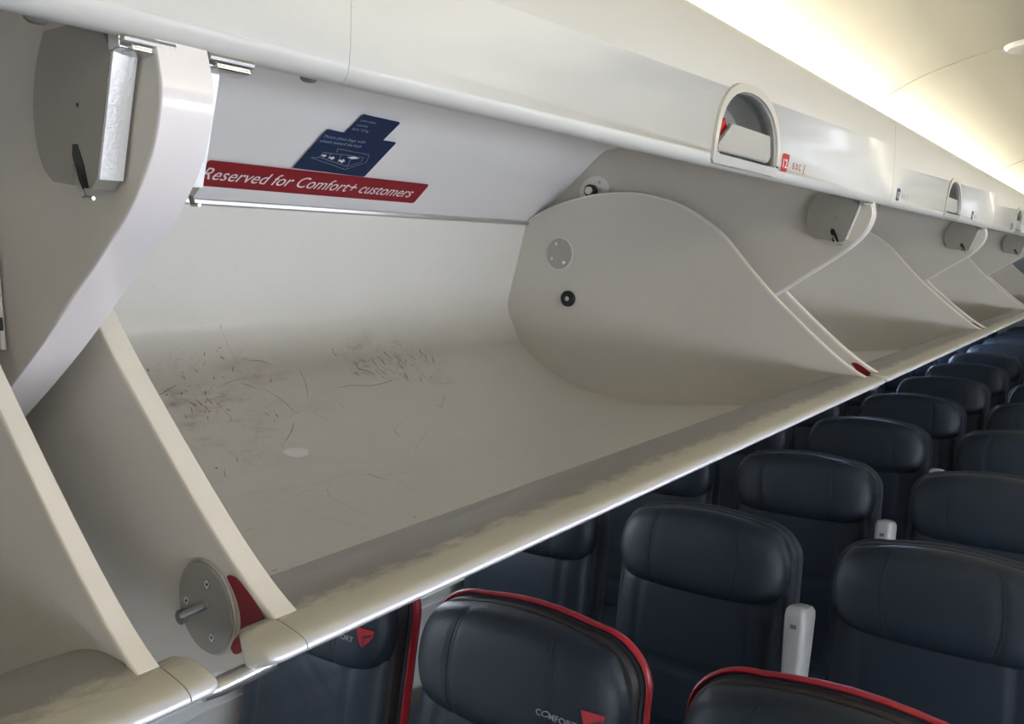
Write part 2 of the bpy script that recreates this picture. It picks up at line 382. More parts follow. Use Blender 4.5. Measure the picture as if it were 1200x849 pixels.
# scuff strokes on the floor of the main bucket: (tone, half-width, [(x, distance down the liner from the rail), ...])
SCUFFS = [('d',0.0011,[(0.706,0.351),(0.726,0.342),(0.746,0.334)]),('d',0.0022,[(0.707,0.296),(0.707,0.302)]),('d',0.0008,[(0.903,0.302),(0.929,0.305),(0.95,0.317)]),('d',0.0008,[(1.008,0.332),(1.002,0.367),(0.98,0.411)]),('d',0.0011,[(0.867,0.348),(0.879,0.355),(0.892,0.367)]),('d',0.0009,[(0.901,0.362),(0.918,0.39),(0.928,0.417),(0.931,0.442),(0.943,0.44)]),('d',0.001,[(0.911,0.465),(0.887,0.491),(0.853,0.518)]),('f',0.0008,[(0.965,0.439),(0.974,0.47),(1.001,0.518)]),('b',0.0011,[(1.058,0.394),(1.106,0.394),(1.157,0.403),(1.243,0.394)]),('d',0.0012,[(1.185,0.337),(1.167,0.328)]),('b',0.00221,[(1.155,0.335),(1.152,0.351),(1.172,0.359)]),('d',0.0017,[(1.356,0.318),(1.356,0.337)]),('d',0.0011,[(1.386,0.341),(1.369,0.368)]),('d',0.0011,[(1.191,0.357),(1.197,0.372)]),('f',0.0011,[(1.311,0.328),(1.314,0.375),(1.313,0.443)]),('f',0.0011,[(1.319,0.468),(1.247,0.521)]),('d',0.0008,[(1.256,0.493),(1.269,0.504),(1.311,0.472)]),('f',0.0011,[(1.039,0.432),(1.038,0.458)]),('d',0.0007,[(1.085,0.55),(1.066,0.586)]),('f',0.0008,[(1.085,0.55),(1.152,0.518)]),('d',0.0011,[(0.878,0.705),(0.869,0.76)]),('f',0.0008,[(0.815,0.64),(0.862,0.701),(0.937,0.77)]),('f',0.0008,[(0.803,0.699),(0.766,0.741),(0.731,0.818),(0.708,0.905),(0.72,0.965)]),('f',0.0008,[(0.631,0.902),(0.653,0.965)]),('d',0.0011,[(0.749,0.532),(0.742,0.547)]),('f',0.0011,[(0.759,0.525),(0.758,0.564)]),('d',0.0008,[(0.71,0.559),(0.699,0.577),(0.696,0.589)]),('d',0.0039,[(0.701,0.549),(0.701,0.553)]),('d',0.0008,[(0.582,0.803),(0.598,0.799)]),('d',0.0017,[(0.492,0.983),(0.5,0.983)]),('d',0.0017,[(0.72,0.965),(0.718,0.973)]),('d',0.0011,[(0.748,0.388),(0.743,0.402)]),('f',0.0014,[(0.8,0.387),(0.801,0.407),(0.803,0.43),(0.788,0.436)]),('f',0.0014,[(0.816,0.352),(0.855,0.34),(0.894,0.339)]),('d',0.0011,[(0.872,0.427),(0.876,0.441)]),('d',0.0017,[(0.89,0.435),(0.889,0.446)]),('f',0.0007,[(0.859,0.226),(0.868,0.249),(0.875,0.291),(0.882,0.307)]),('f',0.0008,[(0.698,0.449),(0.704,0.49),(0.725,0.517)]),('f',0.0008,[(0.745,0.485),(0.751,0.538),(0.756,0.563),(0.797,0.602)]),('f',0.0008,[(1.17,0.57),(1.069,0.634),(1.023,0.668)]),('b',0.0011,[(0.766,0.369),(0.768,0.388)]),('b',0.0017,[(0.786,0.369),(0.788,0.389)]),('d',0.0011,[(1.154,0.292),(1.154,0.299)]),('d',0.0011,[(1.107,0.294),(1.11,0.302)]),('f',0.0011,[(0.644,0.649),(0.652,0.648)]),('f',0.0007,[(0.901,0.73),(0.835,0.862),(0.863,0.949)]),('f',0.0007,[(0.696,0.736),(0.672,0.857),(0.649,0.995)]),('f',0.0007,[(0.638,0.755),(0.749,0.709),(0.777,0.716)]),('b',0.0011,[(0.934,0.344),(0.928,0.357)]),('d',0.0016,[(0.791,0.354),(0.787,0.365)]),('b',0.0018,[(0.848,0.287),(0.855,0.295)]),('d',0.0013,[(0.768,0.377),(0.77,0.387)]),('f',0.001,[(0.816,0.339),(0.814,0.344)]),('f',0.002,[(0.862,0.227),(0.866,0.235)]),('b',0.0012,[(0.727,0.355),(0.733,0.356)]),('d',0.0016,[(0.752,0.375),(0.755,0.385)]),('b',0.0016,[(0.717,0.352),(0.724,0.351)]),('d',0.0014,[(0.82,0.277),(0.818,0.284)]),('b',0.0017,[(0.774,0.388),(0.773,0.4)]),('d',0.0012,[(0.766,0.315),(0.766,0.325)]),('b',0.0017,[(0.776,0.401),(0.772,0.405)]),('f',0.0015,[(0.744,0.367),(0.744,0.377)]),('f',0.0018,[(0.845,0.38),(0.848,0.388)]),('f',0.0009,[(0.804,0.389),(0.806,0.398)]),('f',0.0017,[(0.747,0.369),(0.745,0.374)]),('f',0.0017,[(0.772,0.382),(0.769,0.394)]),('f',0.0008,[(0.781,0.35),(0.785,0.352)]),('b',0.0013,[(0.756,0.345),(0.759,0.352)]),('f',0.0014,[(0.817,0.293),(0.809,0.302)]),('f',0.0009,[(0.73,0.351),(0.724,0.356)]),('b',0.001,[(0.849,0.27),(0.856,0.272)]),('d',0.0016,[(0.758,0.379),(0.757,0.388)]),('f',0.0009,[(0.77,0.262),(0.772,0.266)]),('f',0.002,[(0.76,0.316),(0.766,0.324)]),('b',0.0011,[(0.768,0.396),(0.766,0.406)]),('f',0.0013,[(0.879,0.32),(0.878,0.324)]),('f',0.001,[(0.796,0.399),(0.794,0.403)]),('d',0.0011,[(0.765,0.413),(0.762,0.422)]),('f',0.0018,[(0.935,0.313),(0.936,0.321)]),('f',0.0014,[(0.729,0.397),(0.73,0.404)]),('f',0.0018,[(0.865,0.335),(0.867,0.341)]),('d',0.0009,[(0.786,0.375),(0.775,0.384)]),('f',0.0013,[(0.758,0.314),(0.756,0.317)]),('f',0.001,[(0.731,0.357),(0.73,0.368)]),('b',0.0016,[(0.8,0.385),(0.798,0.391)]),('d',0.0017,[(0.728,0.406),(0.728,0.41)]),('b',0.0014,[(0.791,0.307),(0.795,0.314)]),('d',0.0019,[(0.807,0.403),(0.812,0.41)]),('d',0.0016,[(0.821,0.326),(0.82,0.332)]),('f',0.0009,[(0.85,0.356),(0.851,0.366)]),('f',0.001,[(0.79,0.402),(0.783,0.414)]),('b',0.001,[(0.836,0.328),(0.841,0.332)]),('f',0.0014,[(0.793,0.333),(0.797,0.335)]),('f',0.0014,[(0.781,0.338),(0.786,0.346)]),('f',0.0014,[(0.789,0.284),(0.794,0.288)]),('d',0.0012,[(0.868,0.31),(0.862,0.321)]),('f',0.0013,[(0.807,0.345),(0.803,0.354)]),('f',0.0012,[(0.725,0.292),(0.733,0.291)]),('d',0.0019,[(0.749,0.35),(0.746,0.356)]),('b',0.001,[(1.266,0.355),(1.272,0.373)]),('f',0.0013,[(1.324,0.333),(1.329,0.336)]),('b',0.0011,[(1.253,0.326),(1.259,0.341)]),('b',0.0013,[(1.316,0.33),(1.322,0.344)]),('d',0.0016,[(1.203,0.36),(1.213,0.377)]),('b',0.0007,[(1.253,0.389),(1.253,0.407)]),('f',0.0019,[(1.243,0.334),(1.248,0.342)]),('b',0.0013,[(1.17,0.359),(1.18,0.375)]),('b',0.0008,[(1.261,0.376),(1.254,0.397)]),('f',0.0013,[(1.274,0.324),(1.288,0.335)]),('d',0.0014,[(1.135,0.357),(1.138,0.365)]),('f',0.0014,[(1.329,0.312),(1.336,0.319)]),('f',0.0018,[(1.205,0.327),(1.207,0.334)]),('b',0.0013,[(1.232,0.368),(1.237,0.38)]),('b',0.0019,[(1.266,0.378),(1.256,0.405)]),('b',0.0009,[(1.217,0.35),(1.219,0.367)]),('d',0.0015,[(1.271,0.355),(1.271,0.366)]),('d',0.0014,[(1.129,0.358),(1.141,0.372)]),('b',0.0014,[(1.351,0.352),(1.358,0.362)]),('b',0.0012,[(1.227,0.331),(1.231,0.339)]),('f',0.0008,[(1.261,0.405),(1.256,0.419)]),('f',0.0007,[(1.292,0.353),(1.308,0.365)]),('d',0.001,[(1.366,0.333),(1.358,0.352)]),('b',0.0017,[(1.221,0.327),(1.226,0.332)]),('b',0.0011,[(1.38,0.351),(1.379,0.364)]),('d',0.0008,[(1.224,0.361),(1.229,0.371)]),('b',0.0008,[(1.179,0.369),(1.173,0.384)]),('f',0.001,[(1.127,0.321),(1.137,0.331)]),('b',0.0014,[(1.293,0.4),(1.29,0.416)]),('f',0.0018,[(1.223,0.331),(1.235,0.338)]),('b',0.0018,[(1.246,0.315),(1.251,0.328)]),('b',0.0008,[(1.154,0.341),(1.148,0.357)]),('b',0.0015,[(1.349,0.336),(1.346,0.343)]),('f',0.0007,[(1.236,0.347),(1.249,0.349)]),('d',0.0007,[(1.305,0.368),(1.309,0.381)]),('d',0.0011,[(1.228,0.309),(1.228,0.315)]),('b',0.0008,[(1.273,0.325),(1.278,0.335)]),('f',0.0011,[(1.254,0.352),(1.255,0.362)]),('d',0.0013,[(1.268,0.328),(1.282,0.343)]),('b',0.0009,[(1.276,0.337),(1.269,0.356)]),('b',0.0012,[(1.304,0.358),(1.302,0.367)]),('f',0.0019,[(1.297,0.301),(1.307,0.307)]),('b',0.0007,[(1.207,0.343),(1.2,0.363)]),('b',0.0016,[(1.202,0.331),(1.203,0.347)]),('b',0.0017,[(1.324,0.342),(1.328,0.346)]),('d',0.0019,[(1.226,0.335),(1.229,0.35)]),('f',0.0015,[(1.265,0.345),(1.272,0.36)]),('d',0.0014,[(1.276,0.342),(1.288,0.357)]),('f',0.0011,[(1.363,0.33),(1.363,0.349)]),('f',0.0011,[(1.315,0.32),(1.318,0.325)]),('b',0.0012,[(1.106,0.303),(1.114,0.313)]),('f',0.0013,[(1.255,0.356),(1.244,0.383)]),('b',0.0016,[(1.151,0.33),(1.152,0.343)]),('f',0.001,[(1.284,0.326),(1.283,0.343)])]
TEAR = [(0.828, 0.546), (0.843, 0.54), (0.865, 0.544), (0.875, 0.556), (0.861, 0.575), (0.84, 0.576), (0.829, 0.565)]

def liner_point(x, s, pts, lift=.0004):
    acc = 0
    for a, b in zip(pts, pts[1:]):
        l = math.dist(a, b)
        if acc+l >= s or b == pts[-1]:
            t = (s-acc)/l; y = a[0]+(b[0]-a[0])*t; z = a[1]+(b[1]-a[1])*t
            dy, dz = (b[0]-a[0])/l, (b[1]-a[1])/l
            return Vector((x, y+dz*lift, z-dy*lift))   # lifted to the inner side
        acc += l
def make_bin(kk, label, main=False, labels=()):
    off = PER*kk; OX, OY, OZ = off+1.015, .9, H-.3
    root = empty('overhead_bin', (OX, OY, OZ), label, 'overhead bin', 'open overhead bins along the left side of the cabin')
    SH = (1.015, .9, -.3)
    def B(mb, name, m, parent=root, angle=35): return mb.build(name, m, parent, shift=SH, angle=angle)
    # ---- fixed parts
    # fixed divider wall with its glossy edge strip
    dsp = spline(DIV, 4)
    dwall = [(y+.0012, z+.0008) for y, z in dsp] + [(1.62,-.38),(1.60,.3),(.46,.306)]
    dv = B(MB().extrude(dwall, .2528, .2845), 'divider_wall', M['divider'])
    n_in = [(y+.0045, z+.0035) if i > 3 else (y+.0055, z) for i, (y, z) in enumerate(dsp)]
    es = MB()
    prof_x = [(.2525,0),(.2531,-.0006),(.2600,-.0008),(.2670,-.0009),(.2740,-.0008),(.2844,-.0006),(.2850,0)]
    nrm = []
    for i in range(len(dsp)):
        a, b_ = Vector(dsp[max(i-1,0)]), Vector(dsp[min(i+1,len(dsp)-1)]); t = (b_-a).normalized(); nrm.append(Vector((t.y, -t.x)))
    rings = []
    for i, (y, z) in enumerate(dsp):
        nn = nrm[i]
        if nn.x > 0: nn = -nn           # points inboard
        ring = [(x, y-nn.x*h, z-nn.y*h) for x, h in prof_x]
        ring += [(.2850, y-nn.x*.0025, z-nn.y*.0025), (.2525, y-nn.x*.0025, z-nn.y*.0025)]
        rings.append(ring)
    es.loft(rings); esp = B(es, 'edge_strip', M['strip'], dv)
    if kk > 0:
        ins = []
        for i, (y, z) in enumerate(dsp):
            nn = nrm[i] if nrm[i].x <= 0 else -nrm[i]
            ins.append([(x, y+nn.x*h, z+nn.y*h) for x, h in ((.2605, .0005), (.2607, .0014), (.2763, .0014), (.2765, .0005))])
        B(MB().loft(ins), 'strip_insert', M['divider'], dv)
    # roof panel, white, with the rail at its foot
    rp = spline([(1.292,.138),(1.24,.177),(1.18,.2222),(1.12,.266),(1.075,.297),(1.03,.312),(.95,.318),(.75,.3185),(.55,.3185),(.455,.3185)], 4)
    rp[0:13] = [(1.292-(.172*i/12), .1360+(.172*.75*i/12)) for i in range(13)]
    B(MB().extrude(rp + [(y, z+.008) for y, z in rp][::-1], .286, 1.769), 'roof_panel', M['white'])
    B(MB().extrude([(1.296,.134),(1.287,.1285),(1.281,.1315),(1.280,.1365),(1.289,.142),(1.298,.146),(1.31,.14)], .288, 1.764), 'back_rail', M['rail'])
    # divider wall's fixed end plate seen above the bucket
    # valance with the handle opening cut through
    vp = VAL_OUT + VAL_IN
    va = B(MB().extrude(vp, .3900, 1.9096 if kk < 0 else 1.9082), 'valance', M['valance'])
    hx = 1.099; base = arch(hx, .104, .1500, .0870)
    cut = MB().slab([(x, .40, z) for x, z in base], (0, .10, 0)).build('cutter', M['cup'], None, shift=SH)
    cut.location = root.location
    md = va.modifiers.new('opening', 'BOOLEAN'); md.operation = 'DIFFERENCE'; md.object = cut; md.solver = 'EXACT'
    bpy.context.view_layer.update()
    me = bpy.data.meshes.new_from_object(va.evaluated_get(bpy.context.evaluated_depsgraph_get()))
    va.modifiers.clear(); va.data = me; me.name = 'valance'; bpy.data.objects.remove(cut)
    me.materials.clear(); me.materials.append(M['valance'])
    # handle: bezel ring > cup, paddle, red tab
    outl = arch(hx, .104, .1500, .0870, grow=.013)
    bz = MB()
    f = lambda pts, d: [(x, valance_y(z)-d, z) for x, z in pts]
    bz.loft([f(outl, -.001), f([(hx+(x-hx)*.985, .195+(z-.195)*.985) for x, z in outl], .0035), f([(hx+(x-hx)*1.02, .19+(z-.19)*1.02) for x, z in base], .0035), f(base, -.001), [(x, .452, z) for x, z in base]], cap=False)
    bezel = B(bz, 'handle_bezel', M['bezel'])
    cp = MB().loft([[(x, .444, z) for x, z in base], [(x, .468, z) for x, z in base], [(hx+(x-hx)*.9, .482, .19+(z-.19)*.9) for x, z in base]], cap=False)
    cp.poly([(hx+(x-hx)*.9, .482, .19+(z-.19)*.9) for x, z in base])
    B(cp, 'handle_cup', M['cup'], bezel)
    pd = MB()
    q = [(1.052,.1985,.437),(1.1985,.1965,.437),(1.1975,.1575,.4385),(1.020,.1545,.4385),(1.013,.162,.4385)]
    # paddle: a folded flap, upper edge standing proud
    pd.slab([(1.048,.4385,.194),(1.190,.4385,.194),(1.194,.4385,.165),(1.190,.4425,.156),(1.012,.4425,.156),(1.008,.441,.163)], (0, .006, 0))
    es_ = [e for e in pd.bm.edges]
    bmesh.ops.bevel(pd.bm, geom=es_, offset=.0015, segments=2, affect='EDGES')
    pa = B(pd, 'latch_paddle', M['paddle'], bezel)
    B(MB().box((1.036, .449, .186), (.030, .006, .020), rot=Matrix.Rotation(-.5, 3, 'Y'), bevel=.002), 'red_tab', M['redplastic'], bezel)
    # underside bumpers and hinge clips
    for x in (.37, 1.716):
        bp = MB(); 
        rings = []
        for rr, hh in ((.0065, .0), (.0063, -.002), (.0045, -.0035), (.0015, -.004)):
            rings.append([(x+rr*math.cos(a*math.pi/10), .4585+rr*.8*math.sin(a*math.pi/10), .1375+hh) for a in range(20)])
        B(bp.loft(rings), 'valance_bumper', M['darkgrey'])
    for x0, x1 in ((.238, .262), (.290, .314)):
        cl = MB().box(((x0+x1)/2+.002, .4535, .1310), (x1-x0, .014, .0085), bevel=.0016)
        cl.box((x0-.001, .456, .1325), (.006, .012, .009), bevel=.001)
        cl.tube([(x0-.004, .4455, .1325), (x1+.002, .4455, .1325)], .0024, 8)
        B(cl, 'hinge_clip', M['chrome'])
    # latch boxes either side of the divider; front edges in brushed steel
    out = [(.464,.130),(.491,.060),(.498,.0555),(.548,.064)]+spline([(.548,.064),(.560,.0735),(.567,.090),(.5685,.108),(.565,.124),(.557,.141),(.545,.155)],4)[1:]
    for x0, x1, sgn in ((1.7565, 1.7705, -1), (.2855, .303, 1)):
        lb = B(MB().extrude(out+[(.48,.150)], x0, x1), 'latch_box', M['box'])
        B(MB().slab([(x0, .4625, .131), (x1, .4625, .131), (x1, .4895, .0610), (x0, .4895, .0610)], (0, -.0022, -.0009)), 'front_edge', M['brushed'], lb)
        xf = x0 if sgn < 0 else x1
        sl = [(.5010,.0560),(.505,.070),(.5115,.083),(.517,.0835),(.5185,.077),(.514,.066),(.5145,.0570)]
        B(MB().slab([(xf, y, z) for y, z in sl], (sgn*.0006, 0, 0)), 'lever_slot', M['black'], lb)
        B(MB().tube([(xf+sgn*.002, .513, .070), (xf+sgn*.003, .508, .060), (xf+sgn*.002, .5035, .0505), (xf+sgn*.001, .494, .0495)], [.0012, .0016, .0018, .0012], 8), 'latch_lever', M['chrome'], lb)
        B(MB().disc((xf, .508, .1055), .0012, sgn*.0004, bev=.0001, n=12), 'screw', M['black'], lb)
    # pivot plate on the aft divider wall, half hidden by the bucket
    pp = B(MB().disc((1.7728, 1.100, .197), .045, -.0055, bev=.0016), 'pivot_plate', M['bead'])
    B(MB().disc((1.7675, 1.105, .206), .0155, -.016), 'pivot_ring', M['black'], pp)
    B(MB().disc((1.7515, 1.105, .206), .0095, -.006), 'pivot_pin', M['bead'], pp)
    for y, z in ((1.085,.226), (1.123,.218)): B(MB().disc((1.7675, y, z), .0042, -.0015, n=12), 'screw', M['rail'], pp)
    B(MB().slab([(1.7675,1.12,.190),(1.7675,1.108,.206),(1.7675,1.085,.198),(1.7675,1.08,.186)], (-.006,0,0)), 'pivot_bracket', M['darkgrey'], pp)
    # small latch striker on the wall further outboard (left edge of the photograph)
    if kk == -1:
      st = B(MB().box((1.7690, .700, -.010), (.004, .040, .080), bevel=.0015), 'striker_plate', M['divider'])
      B(MB().box((1.7665, .679, -.030), (.004, .006, .010), bevel=.001), 'striker_catch', M['black'], st)
    # ---- pivoting bucket
    bt = spline(BOT, 5)
    body = bt + offset(bt, .006 if offset(bt, .006)[30][1] < bt[30][1] else -.006)[::-1]
    lin = M['liner'] if main else M['liner_far']
    bk = B(MB().extrude(body, .3230, 1.7330), 'bucket', lin)
    if main:
        def marks(tone, mt):
            mb = MB()
            for c_, w_, q in SCUFFS:
                if c_ != tone: continue
                q = spline(q, 5) if len(q) > 2 else [tuple(q[0][d]+(q[1][d]-q[0][d])*t/4 for d in (0, 1)) for t in range(5)]
                n_ = len(q); L_, R_ = [], []
                for i, (x, s_) in enumerate(q):
                    a, b_ = q[max(i-1,0)], q[min(i+1,n_-1)]; dx, ds = b_[0]-a[0], b_[1]-a[1]; l = math.hypot(dx, ds) or 1
                    hw = w_*(.95 if tone == 'b' else .62)*(math.sin(math.pi*(i+.35)/(n_-.3)))**.6
                    L_.append(mb.bm.verts.new(liner_point(x-ds/l*hw, s_+dx/l*hw, bt))); R_.append(mb.bm.verts.new(liner_point(x+ds/l*hw, s_-dx/l*hw, bt)))
                for i in range(n_-1): mb.bm.faces.new((L_[i], L_[i+1], R_[i+1], R_[i]))
            o = B(mb, 'scuff_marks', mt, bk); o['kind'] = 'stuff'; return o
        marks('d', M['scuff_dark']); marks('b', M['scuff_brown']); marks('f', M['scuff_faint'])
        tp = TEAR
        B(MB().poly([liner_point(x, s_, bt, .0006) for x, s_ in tp]), 'tape_residue', M['tear'], bk)
    tc_ = spline(TOPC, 5); lt = spline(LIPTOP, 4)
    lb_ = spline(LIPBOT, 3)
    lip = MB().extrude(lt+lb_, .3062, 1.7458)
    B(lip, 'bucket_lip', M['lip'], bk)
    # rounded end caps on the lip
    front = [(.446,-.2225)]+[p for p in lt if p[0] < .440]; fb = [p for p in lb_ if p[0] < .445]
    ring0 = front + fb
    cyy = sum(p[0] for p in ring0)/len(ring0); czz = sum(p[1] for p in ring0)/len(ring0)
    for xs, sg, ln in ((.3054, -1, .0265), (1.7466, 1, .019)):
        rg = []
        for t in (0, .6, .75, .86, .93, .98, 1.0):
            kf = (1-max(0, (t-.6)/.4)**2.4)**.5 if t < 1 else .10
            rg.append([(xs+sg*ln*t, cyy+(y-cyy)*(.45+.55*kf), czz+(z-czz)*(.40+.60*kf)) for y, z in ring0])
        B(MB().loft(rg), 'lip_end_cap', M['lip'], bk)
    # underside skirt that runs on below the gap between two buckets
    B(MB().tube([(.250,.4340,-.2475),(.262,.4335,-.2468),(.280,.4335,-.2465),(.300,.4340,-.2465)], [.0045,.0062,.0062,.0055], 14), 'lip_underside_rod', M['rail'], bk)
    # end panels
    inset_bot = [(.4375,-.2485),(.48,-.2665),(.52,-.2832),(.60,-.3092),(.70,-.3252),(.72,-.3225)]
    pb = offset(bt, .004 if offset(bt, .004)[30][1] < bt[30][1] else -.004)
    pb = [q for q in pb if q[0] > .725 or q[1] > -.2]
    outline = tc_ + inset_bot + pb[::-1]
    for x0, x1 in ((.3055, .3225), (1.7335, 1.7460)):
        ep = B(MB().extrude(outline, x0+.0006, x1-.0006), 'end_panel', M['panel_scuff'] if x0 > 1 else M['panel'], bk)
        # pale edge trim over the whole top contour
        rings = []
        for i, (y, z) in enumerate(tc_):
            a, b_ = Vector(tc_[max(i-1,0)]), Vector(tc_[min(i+1,len(tc_)-1)]); t = (b_-a).normalized(); nn = Vector((-t.y, t.x))
            if nn.x > 0 and i > len(tc_)//2: nn = -nn
            if nn.y < 0: nn = -nn
            Pn = lambda x, h: (x, y+nn.x*h, z+nn.y*h)
            rings.append([Pn(x0-.0003, -.0022), Pn(x0-.0004, .0012), Pn(x0+.0004, .0022), Pn(x1-.0004, .0022), Pn(x1+.0004, .0012), Pn(x1+.0003, -.0022)])
        B(MB().loft(rings), 'edge_trim', M['edge'], ep)
        xin = x1 if x0 < 1 else x0
        B(MB().tube([(xin, y+(0), z+.0012) for y, z in bt[1:]], .0017, 6), 'sealant_bead', M['bead'], ep)
        if x0 < 1:
            # hinge disc, its pin and the red crescent on the outer face
            hp = B(MB().disc((x0, .5155, -.2315), .0335, -.003), 'hinge_disc', M['plate'], bk)
            B(MB().disc((x0, .5155, -.2315), .0350, -.0012), 'disc_rim', M['paleplate'], hp)
            for y, z in ((.509,-.2125), (.5375,-.231), (.507,-.2510)):
                B(MB().disc((x0-.003, y, z), .0032, -.0008, n=16, bev=.0003), 'screw', M['chrome'], hp)
                B(MB().disc((x0-.0038, y, z), .0012, -.0002, n=8, bev=.0001), 'screw_socket', M['black'], hp)
            B(MB().tube([(x0-.0035, .5105, -.2275), (x0-.004, .5255, -.2350), (x0-.0045, .541, -.2425)], [.0026, .0032, .0032], 10), 'pin', M['rail'], hp)
            B(MB().disc((x0-.001, .5435, -.2445), .0055, -.0060, n=24), 'pin_head', M['darkgrey'], hp)
            cres = spline([(.4870,-.2020),(.4780,-.2020),(.4660,-.2085),(.4560,-.2155),(.4480,-.2225),(.4455,-.2300),(.4500,-.2375),(.4600,-.2440),(.4700,-.2500),(.4790,-.2560),(.4850,-.2580),(.4885,-.2550),(.4855,-.2490),(.4790,-.2430),(.4755,-.2360),(.4755,-.2260),(.4790,-.2160),(.4850,-.2080),(.4885,-.2040),(.4870,-.2020)], 4)[:-1]
            B(MB().slab([(x0, y, z) for y, z in cres], (-.0006, 0, 0)), 'red_sticker', M['red'], bk)
        else:
            hp = B(MB().disc((x0, 1.185, .052), .0395, -.002), 'cover_disc', M['coverdisc'], bk)
            B(MB().tube([(x0-.0006, 1.185+.0405*math.cos(a*math.pi/24), .052+.0405*math.sin(a*math.pi/24)) for a in range(49)], .0011, 6), 'disc_rim', M['bead'], hp)
            for y, z in ((1.193,.077), (1.207,.040), (1.170,.029)):
                B(MB().disc((x0-.002, y, z), .0048, -.0012, n=16, bev=.0004), 'screw', M['chrome'], hp)
            bm2 = B(MB().disc((x0, 1.158, -.063), .0205, -.008, bev=.002), 'bumper', M['black'], bk)
            B(MB().disc((x0-.008, 1.158, -.063), .006, -.0012, n=16), 'bumper_screw', M['rail'], bm2)
    # row placards printed on the valance
    def vf(u, v): return (u, valance_y(v)-.0009, v)
    for (u, txt, red, full) in labels:
        pl = MB()
        pts = [(u-.014,.148),(u+.008,.148),(u+.0105,.1520),(u+.016,.1715),(u+.014,.1745),(u-.011,.1745),(u-.015,.1715),(u-.0155,.152)]
        pl.slab([(x, valance_y(z)-.0001, z) for x, z in pts], (0, -.0005, 0))
        o = B(pl, 'row_placard', M['redplastic'] if red else M['blue'])
        B(add_text(MB(), txt, u-.0095, u+.008, .154, .0135, vf, bold=.01), 'row_number', M['ink'], o)
        t = MB()
        add_text(t, 'E', u+.033, u+.040, .1555, .0095, vf, bold=.02); add_text(t, 'D', u+.047, u+.055, .1553, .0095, vf, bold=.02); add_text(t, 'C', u+.061, u+.069, .1553, .0095, vf, bold=.02)
        B(t, 'seat_letters', M['ink_red'] if red else M['ink_grey'], o)
        B(MB().poly([vf(u+.082,.150), vf(u+.085,.150), vf(u+.090,.166), vf(u+.087,.166)]), 'slash_mark', M['ink_red'] if red else M['ink_grey'], o)
    if main:
        def pf(d):
            nrm_ = Vector((0, -.6, -.8))
            return lambda u, v: tuple(PANEL_A + Vector((u, 0, 0)) + PANEL_V*v*1.0 + nrm_*(-.0012+d) + Vector((0,0,.0)))
        # sit stickers just under the roof panel face
        def on(u, v, d): 
            y = 1.289-.8*v; z = .134+.6*v + .0005
            return (u, y-.6*d, z-.8*d)
        rr = [(x+1.024, y+.0700) for x, y in rounded_rect(.259, .0300, .006, 4)]
        rs = B(MB().slab([on(u, v, .0002) for u, v in rr], (0, -.0003, -.0004)), 'reserved_sticker', M['red'])
        t = MB(); add_text(t, 'Reserved for Comfort+ customers', .7675, 1.2560, .0570, .0290, lambda u, v: on(u, v, .0012), shear=.22)
        B(t, 'sticker_lettering', M['ink'], rs)
        bs = [(.929,.1035),(1.096,.1010),(1.099,.1040),(1.1125,.1960),(1.109,.1985),(1.078,.1985),(1.087,.2430),(1.0840,.2465),(.998,.2485),(.995,.2460),(.984,.2010),(.948,.2030),(.944,.2005)]
        bo = B(MB().slab([on(u, v, .0002) for u, v in bs], (0, -.0003, -.0004)), 'instruction_sticker', M['blue'])
        g = lambda u, v: on(u, v, .0012)
        t = MB()
        add_text(t, 'Please place bags with', .9465, 1.041, .1845, .0068, g, shear=.1); add_text(t, 'wheels toward the back', .9445, 1.040, .1730, .0068, g, shear=.1)
        B(t, 'sticker_lettering', M['ink_dim'], bo)
        t = MB()
        add_text(t, 'Latch closed', .998, 1.033, .2330, .0052, g); add_text(t, 'Load limit', .9965, 1.022, .2220, .0052, g); add_text(t, '60 lb / 27 kg', .9930, 1.031, .2110, .0058, g)
        B(t, 'limit_lettering', M['ink_dim'], bo)
        t = MB()
        def stroke(pts, w_):
            for (a, b_), (c, d) in zip(pts, pts[1:]):
                dx, dy = c-a, d-b_; l = math.hypot(dx, dy) or 1; nx, ny = -dy/l*w_/2, dx/l*w_/2
                t.poly([g(a+nx, b_+ny), g(a-nx, b_-ny), g(c-nx, d-ny), g(c+nx, d+ny)])
        stroke([(.996,.154),(.992,.163),(1.071,.159),(1.077,.139),(1.041,.115),(.95,.134),(.967,.137)], .0009)
        stroke([(.967,.137),(.968,.15),(.99,.15),(1.022,.151),(1.063,.15),(1.064,.138),(1.04,.123),(.967,.137)], .0009)
        for s_ in ([(.987,.136),(.986,.149)], [(1.013,.129),(1.010,.149)], [(1.04,.123),(1.036,.148)]): stroke(s_, .0011)
        B(t, 'bin_drawing', M['ink_dim'], bo)
        t = MB()
        for ax, ay, sz in ((.974,.143,.0055), (.994,.140,.0065), (1.020,.136,.0075)):
            t.poly([g(ax-sz, ay+.2*sz), g(ax-sz, ay-.3*sz), g(ax+.1*sz, ay-.5*sz), g(ax+.1*sz, ay-sz), g(ax+sz, ay-.1*sz), g(ax+.1*sz, ay+.7*sz), g(ax+.1*sz, ay+.3*sz)])
        t.poly([g(1.025,.146), g(1.040,.143), g(1.055,.147), g(1.041,.150)])
        B(t, 'arrow_symbols', M['ink'], bo)
    return root

make_bin(-1, 'open overhead bin cut off by the left edge, nearest the camera, before the first divider')
make_bin(0, 'wide empty overhead bin with scuffed liner and red Reserved sticker inside', True, labels=((1.247, '12', True, 1),))
make_bin(1, 'second open bin, next after the scuffed one, with a blue row 13 placard', labels=((.448, '13', False, 1), (1.437, '14', False, 1)))
make_bin(2, 'third open overhead bin, mostly beyond the second pale curved divider', labels=((.90, '15', False, 1),))
make_bin(3, 'farthest open overhead bin with darker end panel at the right edge', labels=((.45, '16', False, 1),))

